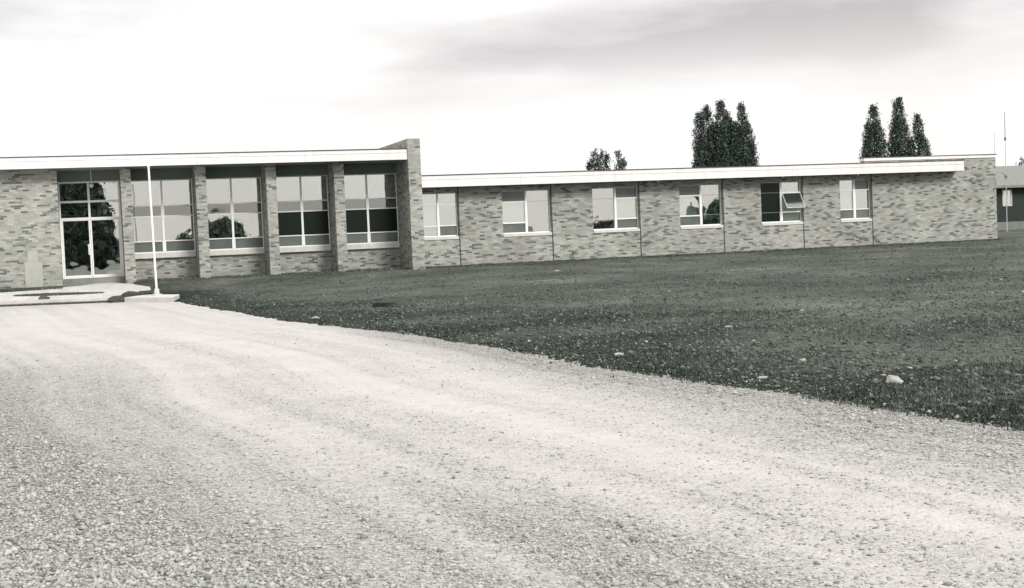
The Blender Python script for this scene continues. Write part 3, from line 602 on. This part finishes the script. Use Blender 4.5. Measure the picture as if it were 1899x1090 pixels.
# ------------------------------------------------------------------ trees
def leaf_mat(name, c):
    m, t, p = mat(name, c, 0.6, 0.25); g = N(t, 'ShaderNodeNewGeometry')
    r = ramp(t, [(0, tuple(x * 0.4 for x in c)), (1, tuple(x * 1.9 for x in c))], g.outputs['Random Per Island'])
    cl_ = ramp(t, [(0.38, 0.55), (0.62, 1.5)], noise(t, ocoord(t), 1.1, 3, 0.6))
    t.links.new(mixc(t, 1.0, r.outputs[0], cl_.outputs[0], 'MULTIPLY'), p.inputs['Base Color']); return m
M_LEAF = leaf_mat('poplar_leaf', (0.055, 0.075, 0.064)); M_LEAF2 = leaf_mat('broad_leaf', (0.10, 0.13, 0.115))
M_BARK = mottled('bark', (0.09, 0.092, 0.08), (0.05, 0.052, 0.046), 6, 0.95)
def leaves(P, size):
    n = len(P); nrm = rng.normal(0, 1, (n, 3)); nrm /= np.linalg.norm(nrm, axis=1)[:, None]
    a = np.cross(nrm, rng.normal(0, 1, (n, 3))); a /= np.linalg.norm(a, axis=1)[:, None]; b = np.cross(nrm, a)
    s = size * rng.uniform(0.6, 1.3, (n, 1))
    V = np.stack([P + a * s, P + b * s * 0.55, P - a * s, P - b * s * 0.55], 1).reshape(-1, 3)
    return V, np.arange(4 * n).reshape(-1, 4)
def poplar(label, x, y, spires, nb, size=0.085, group='poplars behind the school', cat='tree'):
    """spires: (dx, dy, z0, z1, radius)"""
    root = thing('poplar_tree', label, cat, (x, y, -0.65), group)
    tr = MB(); P = []
    zmax = max(s[3] for s in spires)
    tr.tube((0, 0, 0), (0, 0, zmax * 0.55), 0.26, 0.13)
    spires = [(a, b, c, d, 1.42 * e) for a, b, c, d, e in spires]; nb = int(nb * 2.3)
    tot = sum((s[3] - s[2]) * s[4] for s in spires)
    for dx, dy, z0, z1, R in spires:
        tr.tube((0, 0, max(0.8, z0 * 0.5)), (dx, dy, z0 + (z1 - z0) * 0.3), 0.13, 0.09, 6); tr.tube((dx, dy, z0 + (z1 - z0) * 0.3), (dx, dy, z1 - 0.5), 0.09, 0.02, 6)
        for _ in range(int(nb * (z1 - z0) * R / tot)):
            u = random.random() ** 0.9; zz_ = z0 + (z1 - z0) * u * 0.95
            prof = R * min(1, (1 - u) * 3.4 + 0.04) ** 0.6 * min(1, 0.6 + u * 1.2)
            ph = random.uniform(0, 6.283); rad = prof * math.sqrt(random.random()) * 0.85
            bl = random.uniform(0.5, 1.15) * (0.5 + 0.6 * (1 - u)); out = random.uniform(0.10, 0.42)
            k = np.arange(15) / 14.0
            bp = np.c_[dx + math.cos(ph) * (rad + out * bl * k), dy + math.sin(ph) * (rad + out * bl * k), np.minimum(zz_ + bl * k, z1)]
            P.append(bp + rng.normal(0, 0.085, bp.shape))
    V, F = leaves(np.concatenate(P), size)
    npmesh('crown', V, F, M_LEAF, root); tr.build('trunk', M_BARK, root)
    return root
Zs = 0.65
poplar('left poplar of the tall dense clump, two ragged tips', 57.45, 71.3, [(-0.75, 0, 6.4, 11.8 + Zs, 0.42), (0.15, 0.1, 3.0, 12.55 + Zs, 0.72), (-0.5, 0.2, 3.0, 9.4 + Zs, 0.6), (-0.45, 0, 3, 8.3 + Zs, 0.8), (0.65, 0.2, 2, 10.7 + Zs, 0.7)], 800)
poplar('tallest middle poplar of the dense clump above the wing roof', 58.95, 70.7, [(-0.15, 0, 2, 13.1 + Zs, 0.72), (0.45, 0.2, 2, 12.2 + Zs, 0.55), (0.0, 0, 2, 10.5 + Zs, 0.9), (0.85, 0.3, 2, 11.5 + Zs, 0.6), (-0.65, 0.3, 2, 10.9 + Zs, 0.65)], 900)
poplar('right poplar of the tall dense clump, broad at its foot', 60.75, 70.1, [(-0.1, 0, 2, 12.75 + Zs, 0.62), (0.45, 0.2, 2, 10.9 + Zs, 0.75), (-0.3, 0, 2, 10.6 + Zs, 0.8), (0.55, 0.1, 2, 9.2 + Zs, 0.75), (-0.75, 0.2, 2, 10.9 + Zs, 0.6)], 900)
poplar('left poplar of the three spaced ones over the end block', 72.45, 66.2, [(0, 0, 2, 12.0 + Zs, 0.62), (0.2, 0, 2, 10.4 + Zs, 0.95), (-0.75, 0, 4, 10.2 + Zs, 0.4), (-0.85, 0, 3, 8.5 + Zs, 0.45)], 620)
poplar('tallest middle poplar of the three over the end block', 74.75, 65.6, [(0, 0, 2, 12.65 + Zs, 0.66), (0.1, 0, 2, 10.8 + Zs, 0.95)], 560)
poplar('shortest right poplar of the three over the end block', 76.5, 65.1, [(0, 0, 2, 10.95 + Zs, 0.55), (0.15, 0, 2, 9.3 + Zs, 0.8), (-1.0, 0, 2, 8.6 + Zs, 0.4), (0.95, 0, 2, 7.7 + Zs, 0.35)], 420)
poplar('small bushy poplar top with three points, left over the wing roof', 54.85, 92.8, [(-0.55, 0, 5, 10.1 + Zs, 0.55), (0.25, 0, 5, 9.9 + Zs, 0.55), (0.95, 0, 5, 9.35 + Zs, 0.42), (-0.9, 0, 5, 8.9 + Zs, 0.42)], 150, 0.10)
poplar('small lone poplar tip beside the bushy one over the wing roof', 57.0, 92.0, [(-0.1, 0, 5, 9.65 + Zs, 0.42), (0.4, 0, 5, 8.8 + Zs, 0.42)], 62, 0.10)
def broad_tree(label, x, y, blobs, n, size=0.22, name='broad_tree', cat='tree', group=None, trunk=True, leaf=None):
    root = thing(name, label, cat, (x, y, -0.62), group); P = []
    tot = sum(b[3] ** 2 for b in blobs)
    tr = MB(); tr.tube((0, 0, 0), (0, 0, blobs[0][2] * 0.7), 0.22, 0.12)
    for bx, by, bz, R in blobs:
        tr.tube((0, 0, blobs[0][2] * 0.4), (bx * 0.8, by * 0.8, bz), 0.1, 0.03, 6)
        for _ in range(int(n * R * R / tot / 12)):
            d = rng.normal(0, 1, 3); d /= np.linalg.norm(d); c = np.array([bx, by, bz]) + d * R * (0.35 + 0.65 * random.random() ** 0.5)
            c[2] = max(c[2], 0.1); P.append(c + rng.normal(0, R * 0.15, (12, 3)))
    V, F = leaves(np.concatenate(P), size); npmesh('crown', V, F, leaf or M_LEAF2, root)
    if trunk: tr.build('trunk', M_BARK, root)
    return root
broad_tree('dark round tree top showing above the roof of the distant house', 73.0, 45.0, [(0, 0, 5.0, 1.1), (-0.8, 0, 4.6, 0.8), (0.9, 0, 5.2, 1.0), (0, 0, 3.0, 1.4)], 2600, 0.13)
# trees across the road behind the camera: seen only mirrored in the glass
RG = 'trees behind the camera, mirrored in the windows'
YB = -112
broad_tree('tall broad tree mirrored in the entrance doors', 0.0, YB, [(0, 0, 4.5, 3.4), (-1.5, 0, 7.2, 3.2), (1.6, 0, 4.5, 2.4), (-3.5, 0, 4, 3), (0, 0, 1.6, 3), (2.6, 0, 2.2, 2.4), (1.0, 0, 7.5, 2.2), (-3.2, 0, 0.7, 1.8), (-1.2, 0.5, 0.6, 1.6), (1.0, 0.5, 0.6, 1.6), (3.2, 0, 0.7, 1.5)], 60000, 0.3, group=RG, leaf=M_LEAF)
broad_tree('low spreading tree mirrored in the first bay window', 12.2, YB, [(0.6, 0, 1.6, 1.6), (-1.6, 0, 1.0, 1.2), (2.5, 0, 2.0, 1.7)], 7000, 0.25, group=RG)
broad_tree('round tree mirrored at the left of the second bay window', 16.3, YB, [(0, 0, 2.6, 2.4), (-1, 0, 3.6, 1.5), (1.6, 0, 1.4, 1.4)], 9000, 0.25, group=RG)
broad_tree('small round tree mirrored at the right of the second bay window', 21.2, YB, [(0, 0, 1.8, 1.4), (0.3, 0, 2.6, 0.9)], 2000, 0.22, group=RG)
broad_tree('small tree mirrored in the first wing window', 44.5, YB, [(0, 0, 2.2, 1.5), (-1.6, 0, 1.4, 1.1)], 2200, 0.22, group=RG)
broad_tree('low thicket mirrored in the third wing window', 62.0, YB, [(-3, 0, 1.2, 1.6), (0, 0, 1.4, 1.8), (-1.5, 0, 1.8, 1.5), (2, 0, 1.2, 1.5)], 9000, 0.25, group=RG)
broad_tree('spiky tree mirrored in the fourth wing window', 77.0, YB, [(-1.8, 0, 2.0, 1.1), (-1.7, 0, 3.6, 0.5), (-1.75, 0, 4.5, 0.3), (0.6, 0, 2.2, 1.5), (2.0, 0, 3.6, 1.4), (2.2, 0, 5.0, 0.7)], 9000, 0.2, group=RG)

# ------------------------------------------------------------------ far right: house, masts
M_SIDING = mottled('dark_siding', (0.018, 0.028, 0.024), (0.028, 0.038, 0.033), 2.0, 0.8)
M_SHINGLE = mottled('pale_shingles', (0.25, 0.255, 0.24), (0.17, 0.175, 0.162), 5.0, 0.95)
M_PLINTH = mottled('pale_block', (0.20, 0.21, 0.19), (0.16, 0.17, 0.155), 3.0, 0.9)
M_GREYW = mottled('dull_white_paint', (0.50, 0.50, 0.48), (0.42, 0.42, 0.40), 3, 0.6)
hs = thing('house', 'dark walled bungalow with a pale hipped roof far off at right', 'house', (55.0, 26.7, -0.1))
MB().box(0, 16, 0.0, 8, 0.62, 2.75).build('wall', M_SIDING, hs); MB().box(-0.03, 16.03, -0.04, 8.04, -0.3, 0.62).build('plinth', M_PLINTH, hs)
ov = 0.6; ez = 2.78
rv = [(-ov, -ov, ez), (16 + ov, -ov, ez), (16 + ov, 8 + ov, ez), (-ov, 8 + ov, ez), (-ov, -ov, ez + 0.16), (16 + ov, -ov, ez + 0.16), (16 + ov, 8 + ov, ez + 0.16), (-ov, 8 + ov, ez + 0.16), (2.6, 4, 4.35), (13.4, 4, 4.35)]
MB().add(rv, [(3, 2, 1, 0), (0, 1, 5, 4), (1, 2, 6, 5), (2, 3, 7, 6), (3, 0, 4, 7), (4, 5, 9, 8), (5, 6, 9), (6, 7, 8, 9), (7, 4, 8)]).build('roof', M_SHINGLE, hs)
for x0 in (1.55, 6.0, 10.5):
    f = MB(); x1 = x0 + 0.72; z0, z1 = 1.62, 2.68
    for q in ((x0, x1, z0, z0 + 0.09), (x0, x1, z1 - 0.07, z1), (x0, x0 + 0.08, z0 + 0.09, z1 - 0.07), (x1 - 0.08, x1, z0 + 0.09, z1 - 0.07), ((x0 + x1) / 2 - 0.025, (x0 + x1) / 2 + 0.025, z0 + 0.09, z1 - 0.07)): f.box(q[0], q[1], -0.05, 0.02, q[2], q[3])
    fo = f.build('window', M_GREYW, hs); MB().box(x0 + 0.08, x1 - 0.08, -0.022, -0.014, z0 + 0.09, z1 - 0.07).build('pane', M_GLASS, fo); MB().box(x0 + 0.08, x1 - 0.08, -0.010, -0.004, z0 + 0.09, z1 - 0.07).build('blind', M_BLIND, fo)
broad_tree('small dark shrub in front of the distant house', 57.55, 25.4, [(0, 0, 0.95, 0.30), (0.05, 0, 1.1, 0.22)], 700, 0.06, 'shrub', 'shrub', None, False)
M_AER = mottled('weathered_steel', (0.19, 0.195, 0.185), (0.14, 0.145, 0.138), 3, 0.6)
ms = thing('antenna_mast', 'tall thin antenna mast in front of the distant house', 'mast', (51.75, 20.0, -0.05))
MB().tube((0, 0, 0), (0.03, 0, 5.3), 0.026, 0.018).build('pole', mottled('galvanised_steel', (0.50, 0.50, 0.48), (0.40, 0.40, 0.385), 3, 0.5), ms)
MB().tube((0.03, 0, 5.3), (0.04, 0, 7.0), 0.022, 0.016).tube((0.03, 0, 5.36), (0.03, 0, 5.52), 0.065, 0.065).build('aerial', M_AER, ms)
MB().tube((0.018, 0, 3.15), (0.018, 0, 3.32), 0.08, 0.08).tube((-0.28, 0, 3.5), (0.02, 0, 3.3), 0.016, 0.016).build('bracket', M_AER, ms)
ms2 = tag(MB().tube((0, 0, 0), (0, 0, 7.1), 0.03, 0.014).build('antenna_rod', mottled('faint_steel', (0.45, 0.45, 0.44), (0.38, 0.38, 0.37), 3, 0.5)), 'short faint rod showing above the far corner of the end block', 'mast'); ms2.location = (64.0, 37.2, -0.1)
